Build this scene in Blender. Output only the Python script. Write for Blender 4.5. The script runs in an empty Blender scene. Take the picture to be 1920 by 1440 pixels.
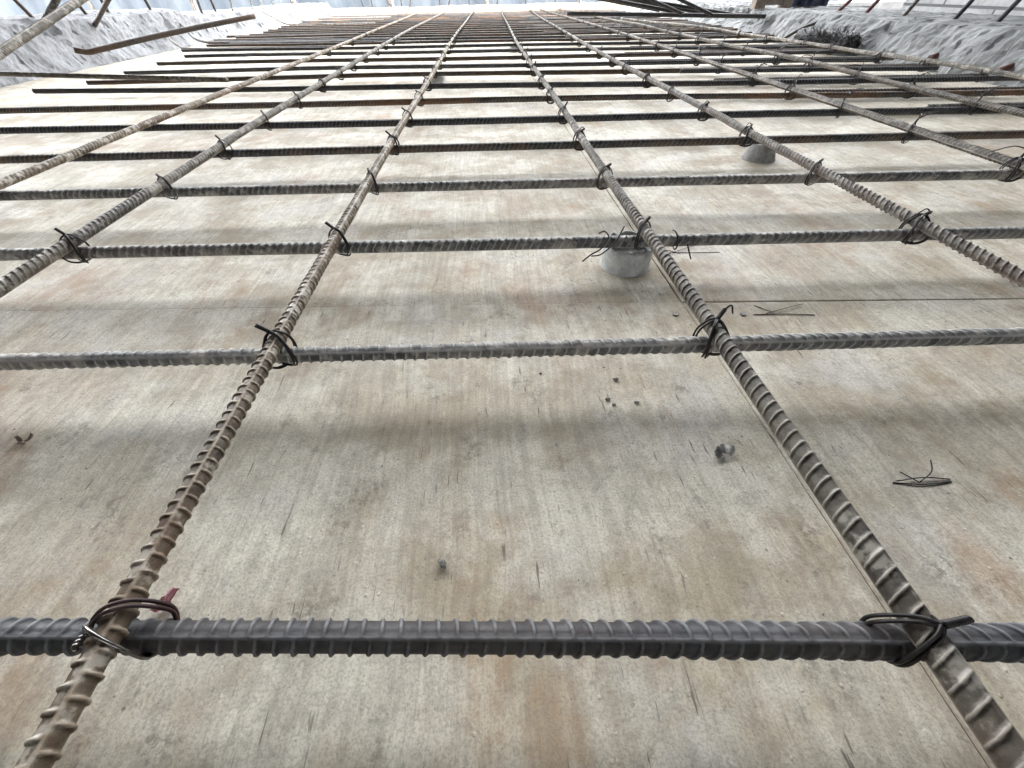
import bpy, math, random
import numpy as np
from mathutils import Vector, noise as mn

random.seed(7); rng = np.random.default_rng(11)
S = bpy.context.scene
COL = S.collection
rad = math.radians
CAM = np.array([0.0, 0.0, 0.178])

# ------------------------------------------------------------------ helpers
def tag(o, label=None, cat=None, group=None, kind=None):
    if label: o['label'] = label
    if cat: o['category'] = cat
    if group: o['group'] = group
    if kind: o['kind'] = kind
    return o

def mesh_obj(name, V, F, mat, parent=None, origin=None, attr=None, smooth=True):
    V = np.asarray(V, dtype=np.float32).reshape(-1, 3)
    F = [np.asarray(F, dtype=np.int32)] if isinstance(F, np.ndarray) else F
    me = bpy.data.meshes.new(name)
    if origin is None and parent is None:
        origin = (V.min(0) + V.max(0)) / 2; origin[2] = V[:, 2].min()
    if origin is None: origin = (0, 0, 0)
    origin = np.asarray(origin, dtype=np.float32)
    V = V - origin
    if isinstance(F, list) and len(F) and isinstance(F[0], np.ndarray) and F[0].ndim == 2:
        loops = np.concatenate([f.ravel() for f in F])
        sizes = np.concatenate([np.full(len(f), f.shape[1]) for f in F])
    else:
        sizes = np.array([len(f) for f in F]); loops = np.array([i for f in F for i in f])
    me.vertices.add(len(V)); me.vertices.foreach_set('co', V.ravel())
    me.loops.add(len(loops)); me.loops.foreach_set('vertex_index', loops.astype(np.int32))
    me.polygons.add(len(sizes))
    st = np.concatenate([[0], np.cumsum(sizes)[:-1]]).astype(np.int32)
    me.polygons.foreach_set('loop_start', st)
    me.polygons.foreach_set('use_smooth', np.full(len(sizes), smooth))
    me.update(calc_edges=True); me.validate()
    if attr is not None:
        a = me.attributes.new('rib', 'FLOAT', 'POINT'); a.data.foreach_set('value', np.asarray(attr, dtype=np.float32))
    me.materials.append(mat)
    o = bpy.data.objects.new(name, me); COL.objects.link(o)
    o.location = origin.tolist()
    if parent: o.parent = parent
    return o

def empty(name, loc):
    o = bpy.data.objects.new(name, None); COL.objects.link(o); o.location = loc; o.empty_display_size = .01
    return o

def catmull(P, n=8):
    P = np.asarray(P, float)
    if len(P) < 3: 
        t = np.linspace(0, 1, n + 1)[:, None]; return P[0] * (1 - t) + P[1] * t
    Q = np.vstack([2 * P[0] - P[1], P, 2 * P[-1] - P[-2]])
    out = []
    t = np.linspace(0, 1, n, endpoint=False)[:, None]
    for i in range(len(P) - 1):
        a, b, c, d = Q[i:i + 4]
        out.append(.5 * ((2 * b) + (-a + c) * t + (2 * a - 5 * b + 4 * c - d) * t ** 2 + (-a + 3 * b - 3 * c + d) * t ** 3))
    out.append(P[-1:]); return np.vstack(out)

def frames(C):
    T = np.gradient(C, axis=0); T /= np.linalg.norm(T, axis=1)[:, None] + 1e-12
    up = np.array([0, 0, 1.0])
    if abs(T[0] @ up) > .9: up = np.array([0, 1.0, 0])
    N = np.zeros_like(T); n = up
    for i in range(len(T)):
        n = n - (n @ T[i]) * T[i]; n /= np.linalg.norm(n) + 1e-12; N[i] = n
    B = np.cross(T, N)
    return T, N, B

def tube(C, r, k=6, taper=None):
    C = np.asarray(C, float); T, N, B = frames(C); n = len(C)
    th = np.linspace(0, 2 * math.pi, k, endpoint=False)
    rr = np.full(n, r) if taper is None else r * taper
    V = C[:, None, :] + rr[:, None, None] * (np.cos(th)[None, :, None] * N[:, None, :] + np.sin(th)[None, :, None] * B[:, None, :])
    i = np.arange(n - 1)[:, None] * k; j = np.arange(k)[None, :]; j2 = (j + 1) % k
    F = np.stack([i + j, i + j2, i + k + j2, i + k + j], -1).reshape(-1, 4)
    V = V.reshape(-1, 3)
    # caps
    V = np.vstack([V, C[0], C[-1]]); a, b = n * k, n * k + 1
    jj = np.arange(k); c1 = np.stack([np.full(k, a), (jj + 1) % k, jj], -1); c2 = np.stack([np.full(k, b), (n - 1) * k + jj, (n - 1) * k + (jj + 1) % k], -1)
    return V, F, np.vstack([c1, c2])

class MB:
    def __init__(s): s.V = []; s.Q = []; s.T = []; s.n = 0
    def add(s, V, Q=None, T=None):
        V = np.asarray(V, float); s.V.append(V)
        if Q is not None and len(Q): s.Q.append(np.asarray(Q) + s.n)
        if T is not None and len(T): s.T.append(np.asarray(T) + s.n)
        s.n += len(V)
    def tube(s, C, r, k=6, taper=None): s.add(*tube(C, r, k, taper))
    def box(s, a, b):
        (x0, y0, z0), (x1, y1, z1) = a, b
        V = [(x0, y0, z0), (x1, y0, z0), (x1, y1, z0), (x0, y1, z0), (x0, y0, z1), (x1, y0, z1), (x1, y1, z1), (x0, y1, z1)]
        s.add(V, [(0, 3, 2, 1), (4, 5, 6, 7), (0, 1, 5, 4), (1, 2, 6, 5), (2, 3, 7, 6), (3, 0, 4, 7)])
    def build(s, name, mat, parent=None, origin=None, smooth=True):
        F = []
        if s.Q: F.append(np.vstack(s.Q))
        if s.T: F.append(np.vstack(s.T))
        return mesh_obj(name, np.vstack(s.V), F, mat, parent, origin, smooth=smooth)

# ------------------------------------------------------------------ material kit
class NT:
    def __init__(s, name):
        s.m = bpy.data.materials.new(name); s.m.use_nodes = True; s.t = s.m.node_tree; s.N = s.t.nodes; s.L = s.t.links
        s.b = s.N['Principled BSDF']; s.out = s.N['Material Output']
        s.tc = s.N.new('ShaderNodeTexCoord'); s.oi = s.N.new('ShaderNodeObjectInfo')
    def link(s, a, b): s.L.new(a, b)
    def val(s, sock, v):
        if isinstance(v, (int, float)): sock.default_value = v
        elif isinstance(v, (tuple, list)): sock.default_value = tuple(v) if len(v) != 3 or sock.type == 'VECTOR' else (*v, 1)
        else: s.link(v, sock)
    def map(s, scale=(1, 1, 1), loc=(0, 0, 0), src=None, rot=(0, 0, 0)):
        n = s.N.new('ShaderNodeMapping'); n.inputs['Scale'].default_value = scale; n.inputs['Rotation'].default_value = rot
        s.val(n.inputs['Location'], loc); s.link(src or s.tc.outputs['Object'], n.inputs['Vector']); return n.outputs[0]
    def noise(s, vec, scale=5, detail=4, rough=.55, dist=0, color=False):
        n = s.N.new('ShaderNodeTexNoise'); n.inputs['Scale'].default_value = scale; n.inputs['Detail'].default_value = detail
        n.inputs['Roughness'].default_value = rough; n.inputs['Distortion'].default_value = dist; s.link(vec, n.inputs['Vector'])
        return n.outputs[1 if color else 0]
    def voro(s, vec, scale=5, feature='F1', rnd=1, out=0):
        n = s.N.new('ShaderNodeTexVoronoi'); n.feature = feature; n.inputs['Scale'].default_value = scale; n.inputs['Randomness'].default_value = rnd
        s.link(vec, n.inputs['Vector']); return n.outputs[out]
    def ramp(s, fac, a, b, lo=0., hi=1., interp='SMOOTHSTEP'):
        n = s.N.new('ShaderNodeMapRange'); n.interpolation_type = interp
        s.val(n.inputs['Value'], fac)
        n.inputs[1].default_value = a; n.inputs[2].default_value = b; n.inputs[3].default_value = lo; n.inputs[4].default_value = hi
        return n.outputs[0]
    def math(s, op, a, b=0., c=None):
        n = s.N.new('ShaderNodeMath'); n.operation = op; s.val(n.inputs[0], a); s.val(n.inputs[1], b)
        if c is not None: s.val(n.inputs[2], c)
        return n.outputs[0]
    def mul(s, a, b): return s.math('MULTIPLY', a, b)
    def mix(s, fac, a, b, mode='MIX'):
        n = s.N.new('ShaderNodeMix'); n.data_type = 'RGBA'; n.blend_type = mode
        s.val(n.inputs['Factor'], fac); s.val(n.inputs['A'], a) if False else None
        for sock, v in ((n.inputs[6], a), (n.inputs[7], b)):
            if isinstance(v, (tuple, list)): sock.default_value = (*v[:3], 1)
            else: s.link(v, sock)
        return n.outputs[2]
    def bump(s, h, strength=.3, dist=.001, normal=None):
        n = s.N.new('ShaderNodeBump'); n.inputs['Strength'].default_value = strength; n.inputs['Distance'].default_value = dist
        s.link(h, n.inputs['Height'])
        if normal: s.link(normal, n.inputs['Normal'])
        return n.outputs[0]
    def done(s, col, rough=.7, metal=0, normal=None, spec=.5):
        s.val(s.b.inputs['Base Color'], col); s.val(s.b.inputs['Roughness'], rough); s.val(s.b.inputs['Metallic'], metal)
        s.val(s.b.inputs['Specular IOR Level'], spec)
        if normal: s.link(normal, s.b.inputs['Normal'])
        return s.m

def mat_ply():
    n = NT('plywood_with_cement_film')
    g = n.N.new('ShaderNodeNewGeometry').outputs['Position']
    off = n.N.new('ShaderNodeVectorMath'); off.operation = 'SCALE'
    # world-scale coordinates: detail is tied to the deck, not to the sheet
    P = g
    lo = n.noise(n.map((1, .8, 1), src=P), 7, 5, .62)                   # big tone patches
    lo2 = n.noise(n.map((1, 1, 1), (3, 7, 0), src=P), 16, 6, .68)
    warp = n.noise(n.map((1, 1, 1), (5, 1, 0), src=P), 9, 2, .5, color=True)
    wv = n.N.new('ShaderNodeVectorMath'); wv.operation = 'MULTIPLY_ADD'
    n.link(warp, wv.inputs[0]); wv.inputs[1].default_value = (.018, .05, 0); n.link(P, wv.inputs[2]); PW = wv.outputs[0]
    grain = n.noise(n.map((1, .035, 1), src=PW), 330, 5, .7)
    grain2 = n.noise(n.map((1, .07, 1), (2, 2, 0), src=PW), 75, 4, .65)
    checks = n.noise(n.map((1, .11, 1), (4, 1, 0), src=P), 520, 2, .5)
    blot = n.noise(n.map((1, 1, 1), (9, 2, 0), src=P), 34, 7, .75)
    fine = n.noise(P, 900, 3, .7)
    pores = n.noise(P, 260, 4, .75)
    col = n.mix(n.ramp(lo, .36, .64), (.42, .362, .262), (.56, .525, .43))
    col = n.mix(n.ramp(lo2, .42, .60, 0, .75), col, (.72, .70, .605))                 # pale cement film
    pink = n.noise(n.map((1, .55, 1), (11, 5, 0), src=PW), 8, 4, .6)
    col = n.mix(n.ramp(pink, .52, .70, 0, .5), col, (.42, .315, .235))                # red brown heartwood streaks
    col = n.mix(n.ramp(grain2, .38, .56, .17, 0), col, (.25, .20, .155))
    col = n.mix(n.ramp(grain, .38, .58, .24, 0), col, (.17, .13, .10))
    # grey-white veil in places
    veil = n.noise(n.map((1, 1, 1), (1, 14, 0), src=P), 11, 6, .66)
    col = n.mix(n.ramp(veil, .5, .70, 0, .55), col, (.60, .60, .585))
    # mould / dirt: dark patches broken up by fine noise
    dm = n.mul(n.ramp(blot, .51, .68), n.ramp(pores, .44, .58))
    col = n.mix(n.mul(dm, .62), col, (.085, .075, .062))
    mott = n.noise(n.map((1, .85, 1), (2, 17, 0), src=P), 105, 6, .78)
    col = n.mix(n.ramp(mott, .42, .54, .26, 0), col, (.23, .20, .165))
    col = n.mix(n.ramp(pores, .30, .42, .40, 0), col, (.14, .12, .095))
    smear = n.mul(n.ramp(n.noise(n.map((1, .6, 1), (31, 8, 0), src=P), 11, 6, .72), .48, .72), n.ramp(pores, .3, .55, .4, 1))
    col = n.mix(n.mul(smear, .40), col, (.19, .165, .135))
    # checks: short dark splits along the grain
    ck = n.mul(n.ramp(checks, .66, .73), n.ramp(n.noise(n.map((1, 1, 1), (7, 7, 0), src=P), 22, 3, .6), .42, .6))
    col = n.mix(n.mul(ck, .7), col, (.06, .04, .03))
    # rust stains
    rs = n.noise(n.map((1, .6, 1), (21, 3, 0), src=PW), 13, 6, .65)
    col = n.mix(n.ramp(rs, .55, .68, 0, .5), col, (.33, .19, .095))
    # dark dots and pale sand dots
    vd = n.voro(P, 95, out=0); vc = n.N.new('ShaderNodeTexVoronoi'); vc.inputs['Scale'].default_value = 95; n.link(P, vc.inputs['Vector'])
    sep = n.N.new('ShaderNodeSeparateColor'); n.link(vc.outputs[1], sep.inputs[0])
    dots = n.mul(n.ramp(n.math('ADD', vd, n.mul(pores, .25)), .14, .22, 1, 0), n.ramp(sep.outputs[0], .6, .66))
    col = n.mix(n.mul(dots, .8), col, (.05, .045, .04))
    vd2 = n.voro(P, 300, out=0); vc2 = n.N.new('ShaderNodeTexVoronoi'); vc2.inputs['Scale'].default_value = 300; n.link(P, vc2.inputs['Vector'])
    sep2 = n.N.new('ShaderNodeSeparateColor'); n.link(vc2.outputs[1], sep2.inputs[0])
    d2 = n.mul(n.ramp(vd2, .1, .28, 1, 0), n.ramp(sep2.outputs[1], .86, .92))
    col = n.mix(n.mul(d2, .12), col, (.80, .78, .73))
    col = n.mix(n.ramp(fine, .36, .56, .38, 0), col, (.19, .165, .135))
    h = n.math('ADD', n.mul(grain, .5), n.mul(fine, .35)); h = n.math('SUBTRACT', h, n.mul(ck, 1.2)); h = n.math('ADD', h, n.mul(d2, .8)); h = n.math('ADD', h, n.mul(pores, .5))
    nb = n.bump(h, .45, .0006)
    nb = n.bump(lo2, .25, .004, nb)
    return n.done(col, n.ramp(lo2, .3, .7, .78, .6), 0, nb, .35)

def mat_bar(name, steel, dust, rust, k_dust, k_rust, k_paste=.0, sharp=.85, rough=.6):
    n = NT(name)
    rv = n.N.new('ShaderNodeCombineXYZ'); 
    m = n.mul(n.oi.outputs['Random'], 37.0); n.link(m, rv.inputs[0]); n.link(m, rv.inputs[1])
    add = n.N.new('ShaderNodeVectorMath'); add.operation = 'ADD'; n.link(n.tc.outputs['Object'], add.inputs[0]); n.link(rv.outputs[0], add.inputs[1]); P = add.outputs[0]
    a = n.N.new('ShaderNodeAttribute'); a.attribute_name = 'rib'; rib = a.outputs['Fac']
    n1 = n.noise(P, 14, 5, .6); n2 = n.noise(P, 120, 5, .7); n3 = n.noise(P, 900, 3, .7); n4 = n.noise(P, 5, 3, .6)
    n5 = n.noise(P, 320, 4, .7)
    dk = tuple(c * .45 for c in steel)
    col = n.mix(n.ramp(n2, .35, .65), dk, steel)
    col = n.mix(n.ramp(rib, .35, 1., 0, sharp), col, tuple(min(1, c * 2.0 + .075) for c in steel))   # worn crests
    d = n.mul(n.ramp(n.math('ADD', n.mul(n2, .5), n.mul(n1, .5)), .38, .6), n.ramp(n3, .2, .55, .5, 1))
    col = n.mix(n.mul(d, k_dust), col, dust)
    cr = tuple(min(1, steel[i] * .8 + dust[i] * .75 + .05) for i in range(3))
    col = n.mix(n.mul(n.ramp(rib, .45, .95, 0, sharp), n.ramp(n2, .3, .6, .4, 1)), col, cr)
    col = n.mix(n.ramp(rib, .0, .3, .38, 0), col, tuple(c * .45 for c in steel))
    r = n.mul(n.ramp(n4, .46, .6), n.ramp(n5, .35, .6, .35, 1)); r2 = n.ramp(n.math('ADD', n.mul(n5, .6), n.mul(n1, .4)), .5, .62)
    col = n.mix(n.mul(n.math('MAXIMUM', r, n.mul(r2, .8)), k_rust), col, rust)
    if k_paste:
        col = n.mix(n.mul(n.ramp(n.noise(P, 60, 5, .65), .52, .6), k_paste), col, (.55, .52, .46))
    nb = n.bump(n.math('ADD', n.mul(n3, .5), n5), .5, .00035)
    return n.done(col, n.ramp(n2, .3, .7, rough + .12, rough - .10), .08, nb, .5)

def mat_simple(name, c1, c2, scale=40, rough=.7, metal=0, bump=.3, bd=.001, detail=5, spec=.5, src='Object'):
    n = NT(name); P = n.tc.outputs[src]
    a = n.noise(P, scale, detail, .65); b = n.noise(P, scale * 7, 4, .7)
    col = n.mix(n.ramp(a, .35, .65), c1, c2)
    col = n.mix(n.ramp(b, .3, .6, .35, 0), col, tuple(x * .45 for x in c1))
    return n.done(col, rough, metal, n.bump(n.math('ADD', a, n.mul(b, .6)), bump, bd), spec)

def mat_concrete(name, base, pale, dark, warm=0.):
    n = NT(name); P = n.N.new('ShaderNodeNewGeometry').outputs['Position']
    a = n.noise(P, 9, 6, .65); b = n.noise(P, 60, 6, .7); c = n.noise(P, 400, 3, .7)
    col = n.mix(n.ramp(a, .35, .65), base, pale)
    col = n.mix(n.ramp(b, .3, .55, .5, 0), col, tuple(x * .6 for x in base))
    v = n.N.new('ShaderNodeTexVoronoi'); v.inputs['Scale'].default_value = 30
    n.link(n.map((1, 1.5, .75), src=P, rot=(.6, 0, 0)), v.inputs['Vector'])
    sp = n.N.new('ShaderNodeSeparateColor'); n.link(v.outputs[1], sp.inputs[0])
    dd = n.math('ADD', v.outputs[0], n.mul(n.noise(P, 60, 5, .7), .6))
    pits = n.mul(n.ramp(dd, .50, .62, 1, 0), n.ramp(sp.outputs[0], .45, .6))
    col = n.mix(n.mul(pits, .75), col, dark)
    if warm: col = n.mix(n.ramp(n.noise(P, 6, 4, .6), .45, .65, 0, warm), col, (.34, .24, .14))
    h = n.math('SUBTRACT', n.math('ADD', b, n.mul(c, .3)), n.mul(pits, .8))
    return n.done(col, .85, 0, n.bump(h, .7, .006), .3)

M = {
 'ply': mat_ply(),
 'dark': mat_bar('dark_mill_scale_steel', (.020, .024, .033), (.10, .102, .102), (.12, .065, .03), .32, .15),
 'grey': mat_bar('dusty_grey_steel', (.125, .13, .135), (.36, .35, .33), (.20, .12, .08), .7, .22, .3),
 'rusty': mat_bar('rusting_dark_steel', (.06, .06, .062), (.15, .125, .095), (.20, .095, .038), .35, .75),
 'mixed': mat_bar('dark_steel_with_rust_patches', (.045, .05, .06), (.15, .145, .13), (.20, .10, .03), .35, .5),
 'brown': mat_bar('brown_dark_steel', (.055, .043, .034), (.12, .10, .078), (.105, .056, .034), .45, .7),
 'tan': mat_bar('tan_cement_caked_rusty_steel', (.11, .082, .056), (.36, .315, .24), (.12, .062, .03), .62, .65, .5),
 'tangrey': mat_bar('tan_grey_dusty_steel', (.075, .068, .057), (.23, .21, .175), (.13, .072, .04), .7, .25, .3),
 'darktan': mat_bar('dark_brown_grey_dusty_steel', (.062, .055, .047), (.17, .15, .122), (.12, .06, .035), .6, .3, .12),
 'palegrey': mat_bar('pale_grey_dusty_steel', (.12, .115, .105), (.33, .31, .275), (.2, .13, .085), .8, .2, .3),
 'wire': mat_simple('black_annealed_wire', (.018, .017, .018), (.035, .03, .03), 200, .42, .5, .2, .0002),
 'redwire': mat_simple('reddish_black_wire', (.03, .016, .018), (.06, .026, .024), 200, .5, .3, .2, .0002),
 'shiny': mat_simple('bright_cut_wire', (.16, .15, .145), (.30, .29, .28), 300, .22, .9, .15, .0002),
 'wall_l': mat_concrete('chipped_white_grey_concrete', (.20, .207, .217), (.31, .32, .335), (.04, .04, .048)),
 'wall_r': mat_concrete('rough_grey_concrete', (.17, .178, .18), (.28, .29, .295), (.05, .05, .052)),
 'curb': mat_concrete('beige_far_concrete', (.26, .23, .19), (.36, .33, .28), (.16, .13, .10), .25),
 'ground': mat_simple('outer_pale_slab', (.13, .13, .13), (.19, .19, .19), 4, .85, 0, .3, .004),
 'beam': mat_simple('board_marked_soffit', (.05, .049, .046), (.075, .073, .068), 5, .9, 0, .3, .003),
 'timber': mat_simple('weathered_timber', (.16, .13, .105), (.28, .24, .20), 25, .8, 0, .5, .002),
 'plast': mat_simple('cloudy_grey_plastic', (.42, .435, .43), (.60, .61, .60), 90, .45, 0, .3, .0006),
 'mortar': mat_simple('grey_mortar', (.22, .222, .215), (.36, .355, .34), 150, .85, 0, .5, .001),
 'pink': mat_simple('pink_paper', (.45, .17, .20), (.68, .36, .40), 260, .6, 0, .3, .0004),
 'foil': mat_simple('grey_torn_plastic', (.22, .22, .215), (.50, .49, .47), 220, .45, 0, .4, .0005),
 'pebble': mat_simple('dark_pebble', (.05, .048, .045), (.33, .32, .29), 170, .6, 0, .4, .0004),
 'sand': mat_simple('pale_sand', (.45, .42, .36), (.66, .63, .56), 300, .7),
 'screw': mat_simple('dull_screw_steel', (.10, .095, .09), (.24, .22, .2), 500, .5, .4, .3, .0003),
 'black': mat_simple('black_bristle', (.008, .008, .009), (.018, .018, .02), 200, .6),
 'blue': mat_simple('dark_blue_sheet', (.035, .05, .085), (.08, .105, .16), 12, .6, 0, .4, .003),
 'redrust': mat_simple('red_rust_steel', (.07, .025, .022), (.13, .05, .04), 120, .75, 0, .5, .0006),
}
# hoarding: pale blue translucent sheeting
def mat_hoard():
    n = NT('pale_blue_translucent_sheeting'); P = n.tc.outputs['Object']
    a = n.noise(n.map((1, 1, .25)), 5, 5, .6)
    col = n.mix(n.ramp(a, .35, .65), (.22, .25, .285), (.33, .36, .39))
    n.done(col, .5, 0, n.bump(a, .5, .02), .4)
    tr = n.N.new('ShaderNodeBsdfTranslucent'); n.link(col, tr.inputs[0])
    mx = n.N.new('ShaderNodeMixShader'); mx.inputs[0].default_value = .65
    n.link(n.b.outputs[0], mx.inputs[1]); n.link(tr.outputs[0], mx.inputs[2]); n.link(mx.outputs[0], n.out.inputs[0])
    return n.m
M['hoard'] = mat_hoard()
def mat_block():
    n = NT('grey_block_masonry'); P = n.tc.outputs['Object']
    cx = n.N.new('ShaderNodeSeparateXYZ'); n.link(P, cx.inputs[0]); cb = n.N.new('ShaderNodeCombineXYZ'); n.link(cx.outputs[1], cb.inputs[0]); n.link(cx.outputs[2], cb.inputs[1])
    br = n.N.new('ShaderNodeTexBrick'); br.inputs['Scale'].default_value = 1; br.inputs['Brick Width'].default_value = .40; br.inputs['Row Height'].default_value = .10
    br.inputs['Mortar Size'].default_value = .004; br.inputs['Color1'].default_value = (.42, .43, .43, 1); br.inputs['Color2'].default_value = (.52, .53, .53, 1); br.inputs['Mortar'].default_value = (.16, .16, .17, 1)
    n.link(cb.outputs[0], br.inputs['Vector'])
    b = n.noise(P, 30, 6, .7)
    col = n.mix(n.ramp(b, .3, .6, .5, 0), br.outputs[0], (.2, .2, .2))
    h = n.math('SUBTRACT', n.mul(b, .5), br.outputs[1])
    return n.done(col, .9, 0, n.bump(h, .8, .006), .3)
M['block'] = mat_block()

# ------------------------------------------------------------------ rebar
R0, RIB = .00420, .00092
def rebar_mesh(C, r0=R0, phase=0., twist=0., style=0, pitch=.0062, lean=.5, full=True):
    """C: polyline (dense).  Ribbed bar: two lengthwise ridges and slanting ribs; sampled finely where the bar is near."""
    C = np.asarray(C, float)
    seg = np.linalg.norm(np.diff(C, axis=0), axis=1); s = np.concatenate([[0], np.cumsum(seg)]); L = s[-1]
    # adaptive arclength samples
    ss = [0.0]; 
    while ss[-1] < L:
        p = np.array([np.interp(ss[-1], s, C[:, k]) for k in range(3)]); d = np.linalg.norm(p - CAM)
        if full and d < 1.9: ds = min(max(.00042, d * .0019), pitch / 4.6)
        else: ds = .02
        ss.append(ss[-1] + ds)
    ss[-1] = L; ss = np.array(ss)
    P = np.stack([np.interp(ss, s, C[:, k]) for k in range(3)], -1)
    # smooth path tangents
    T, N, B = frames(P)
    k = 36 if full else 10
    th = np.linspace(0, 2 * math.pi, k, endpoint=False)
    dist = np.linalg.norm(P - CAM, axis=1)
    on = (dist < 1.95).astype(float) if full else np.zeros(len(P))
    A = th[None, :] - (phase + twist * ss)[:, None]
    cs, sn = np.cos(A), np.sin(A)
    side = np.where(sn >= 0, 1., -1.)
    if isinstance(lean, tuple): lean = (lean[0] + (lean[1] - lean[0]) * np.clip((P[:, 0] + .2) / .4, 0, 1))[:, None]
    q = ss[:, None] / pitch + side * lean * cs * (1 if style == 0 else side) + np.where(sn >= 0, 0, .5)
    fr = np.abs((q + .5) % 1 - .5)
    rib = np.clip((.132 - fr) / .058, 0, 1); rib = rib * rib * (3 - 2 * rib) * np.clip(np.abs(sn) * 2.2, .0, 1) ** .6
    wav = np.array([mn.noise(Vector((v * 60, phase * 9, 1.3))) for v in ss])[:, None]
    rib *= (.92 + .35 * wav)
    ridge = np.clip(1 - (np.minimum(np.abs(sn), 1) / .20) ** 4, 0, 1)
    hh = np.maximum(rib, ridge * .85) * on[:, None]
    rr = r0 + .00005 * wav + RIB * hh * min(1., r0 / R0 * 1.08) + (1 - on[:, None]) * .0004
    V = P[:, None, :] + rr[:, :, None] * (np.cos(th)[None, :, None] * N[:, None, :] + np.sin(th)[None, :, None] * B[:, None, :])
    n = len(P)
    i = np.arange(n - 1)[:, None] * k; j = np.arange(k)[None, :]; j2 = (j + 1) % k
    F = np.stack([i + j, i + j2, i + k + j2, i + k + j], -1).reshape(-1, 4)
    V = np.vstack([V.reshape(-1, 3), P[0], P[-1]]); a, b = n * k, n * k + 1
    jj = np.arange(k); c1 = np.stack([np.full(k, a), (jj + 1) % k, jj], -1); c2 = np.stack([np.full(k, b), (n - 1) * k + jj, (n - 1) * k + (jj + 1) % k], -1)
    return V, [F, np.vstack([c1, c2])], np.concatenate([hh.ravel(), [0, 0]])

def rebar(path, mat, label, group=None, name='rebar', cat='steel bar', dense=True, **kw):
    C = catmull(path, 24) if dense else np.asarray(path)
    V, F, A = rebar_mesh(C, **kw)
    o = mesh_obj(name, V, F, M[mat], attr=A)
    tag(o, label, cat, group); return o

ORD = ['', 'first', 'second', 'third', 'fourth', 'fifth', 'sixth', 'seventh', 'eighth', 'ninth', 'tenth', 'eleventh', 'twelfth', 'thirteenth', 'fourteenth', 'fifteenth', 'sixteenth', 'seventeenth', 'eighteenth', 'nineteenth', 'twentieth', 'twenty-first', 'twenty-second', 'twenty-third', 'twenty-fourth', 'twenty-fifth', 'twenty-sixth', 'twenty-seventh', 'twenty-eighth', 'twenty-ninth', 'thirtieth']
# crosswise bars: y(x) = a x^2 + b x + c, with end positions; plane z = .028
ZR, ZL = .0275, .0366
ROW = {1: (-.0164, -.0803, .0285), 2: (.0059, -.0521, .1740), 3: (-.0109, -.0565, .3097), 4: (-.0110, -.0597, .4476), 5: (-.0166, -.0519, .5908), 6: (0, -.0657, .7352),
       7: (-.0176, -.0807, .8910), 8: (.0115, -.1118, 1.0399), 9: (-.030, -.0924, 1.2100), 10: (-.0188, -.1053, 1.3452), 11: (.0026, -.1031, 1.5037), 12: (-.03, -.128, 1.682)}
y = 1.8436
for k in range(13, 31):
    ROW[k] = (random.uniform(-.012, .006), -.119 + random.uniform(-.008, .008), y); y += random.choice((.125, .14, .15, .16)) if k > 13 else .16
NROW = max(k for k in ROW if ROW[k][2] < 4.45)
def rowy(k, x): a, b, c = ROW[k]; return a * x * x + b * x + c
XE = {k: (-1.18, 1.12) for k in range(1, 8)}
XE.update({8: (-1.01, 1.02), 9: (-.965, 1.03), 10: (-.97, 1.03), 11: (-.98, 1.05), 12: (-.985, 1.08)})
for k in range(13, NROW + 1): XE[k] = (-1.07 - random.uniform(0, .08), 1.08 + random.uniform(0, .08))
RM = {1: 'dark', 2: 'grey', 3: 'grey', 4: 'grey', 5: 'mixed', 6: 'dark', 7: 'rusty', 8: 'dark', 9: 'brown', 10: 'dark', 11: 'brown', 12: 'dark'}
RPH = {1: (.10, .12, 1, (-.02, -.62)), 2: (.62, .12, 1, (-.12, -.6)), 3: (2.3, .12, 1, .5), 4: (2.45, .1, 1, .5), 5: (2.3, .2, 1, .5), 6: (2.5, .2, 1, .5)}
RDESC = {1: 'dark blue-grey ribbed crosswise steel bar nearest the camera, at the bottom of the photo',
 2: 'pale dusty grey crosswise bar with herringbone ribs, second from the camera',
 3: 'grey-brown crosswise bar resting on the round grey spacer, third from the camera',
 4: 'grey ribbed crosswise bar, fourth from the camera',
 5: 'dark crosswise bar with an orange rusty stretch, fifth from the camera',
 6: 'dark blue-black crosswise bar, sixth from the camera',
 7: 'crosswise bar with its right half rusty orange, seventh from the camera'}
bars = {}
for k in range(1, NROW + 1):
    x0, x1 = XE[k]
    xs = np.linspace(x0, x1, 40)
    P = np.stack([xs, rowy(k, xs) + (.0016 * np.sin(xs * 7 + k * 1.7) if k > 2 else 0), np.full_like(xs, ZR - (.0008 if k == 1 else 0)) + (.0008 * np.sin(xs * 5.3 + k) if k > 2 else 0)], -1)
    ph, tw, st, ln = RPH.get(k, (random.uniform(0, 3), random.uniform(-.6, .6), k % 2, .6))
    lab = RDESC.get(k) or f'dark crosswise steel bar, the {ORD[k]} from the camera' + (', brown with rust' if RM.get(k, 'brown') == 'brown' else '')
    bars[k] = rebar(P, RM.get(k) or random.choice(['brown', 'brown', 'rusty', 'rusty', 'dark']), lab, 'crosswise steel bars of the floor mat', name='crosswise_rebar', dense=False,
          phase=ph, twist=tw, style=st, lean=ln, full=(k <= 12), r0=.0047 if k == 1 else R0)

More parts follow.
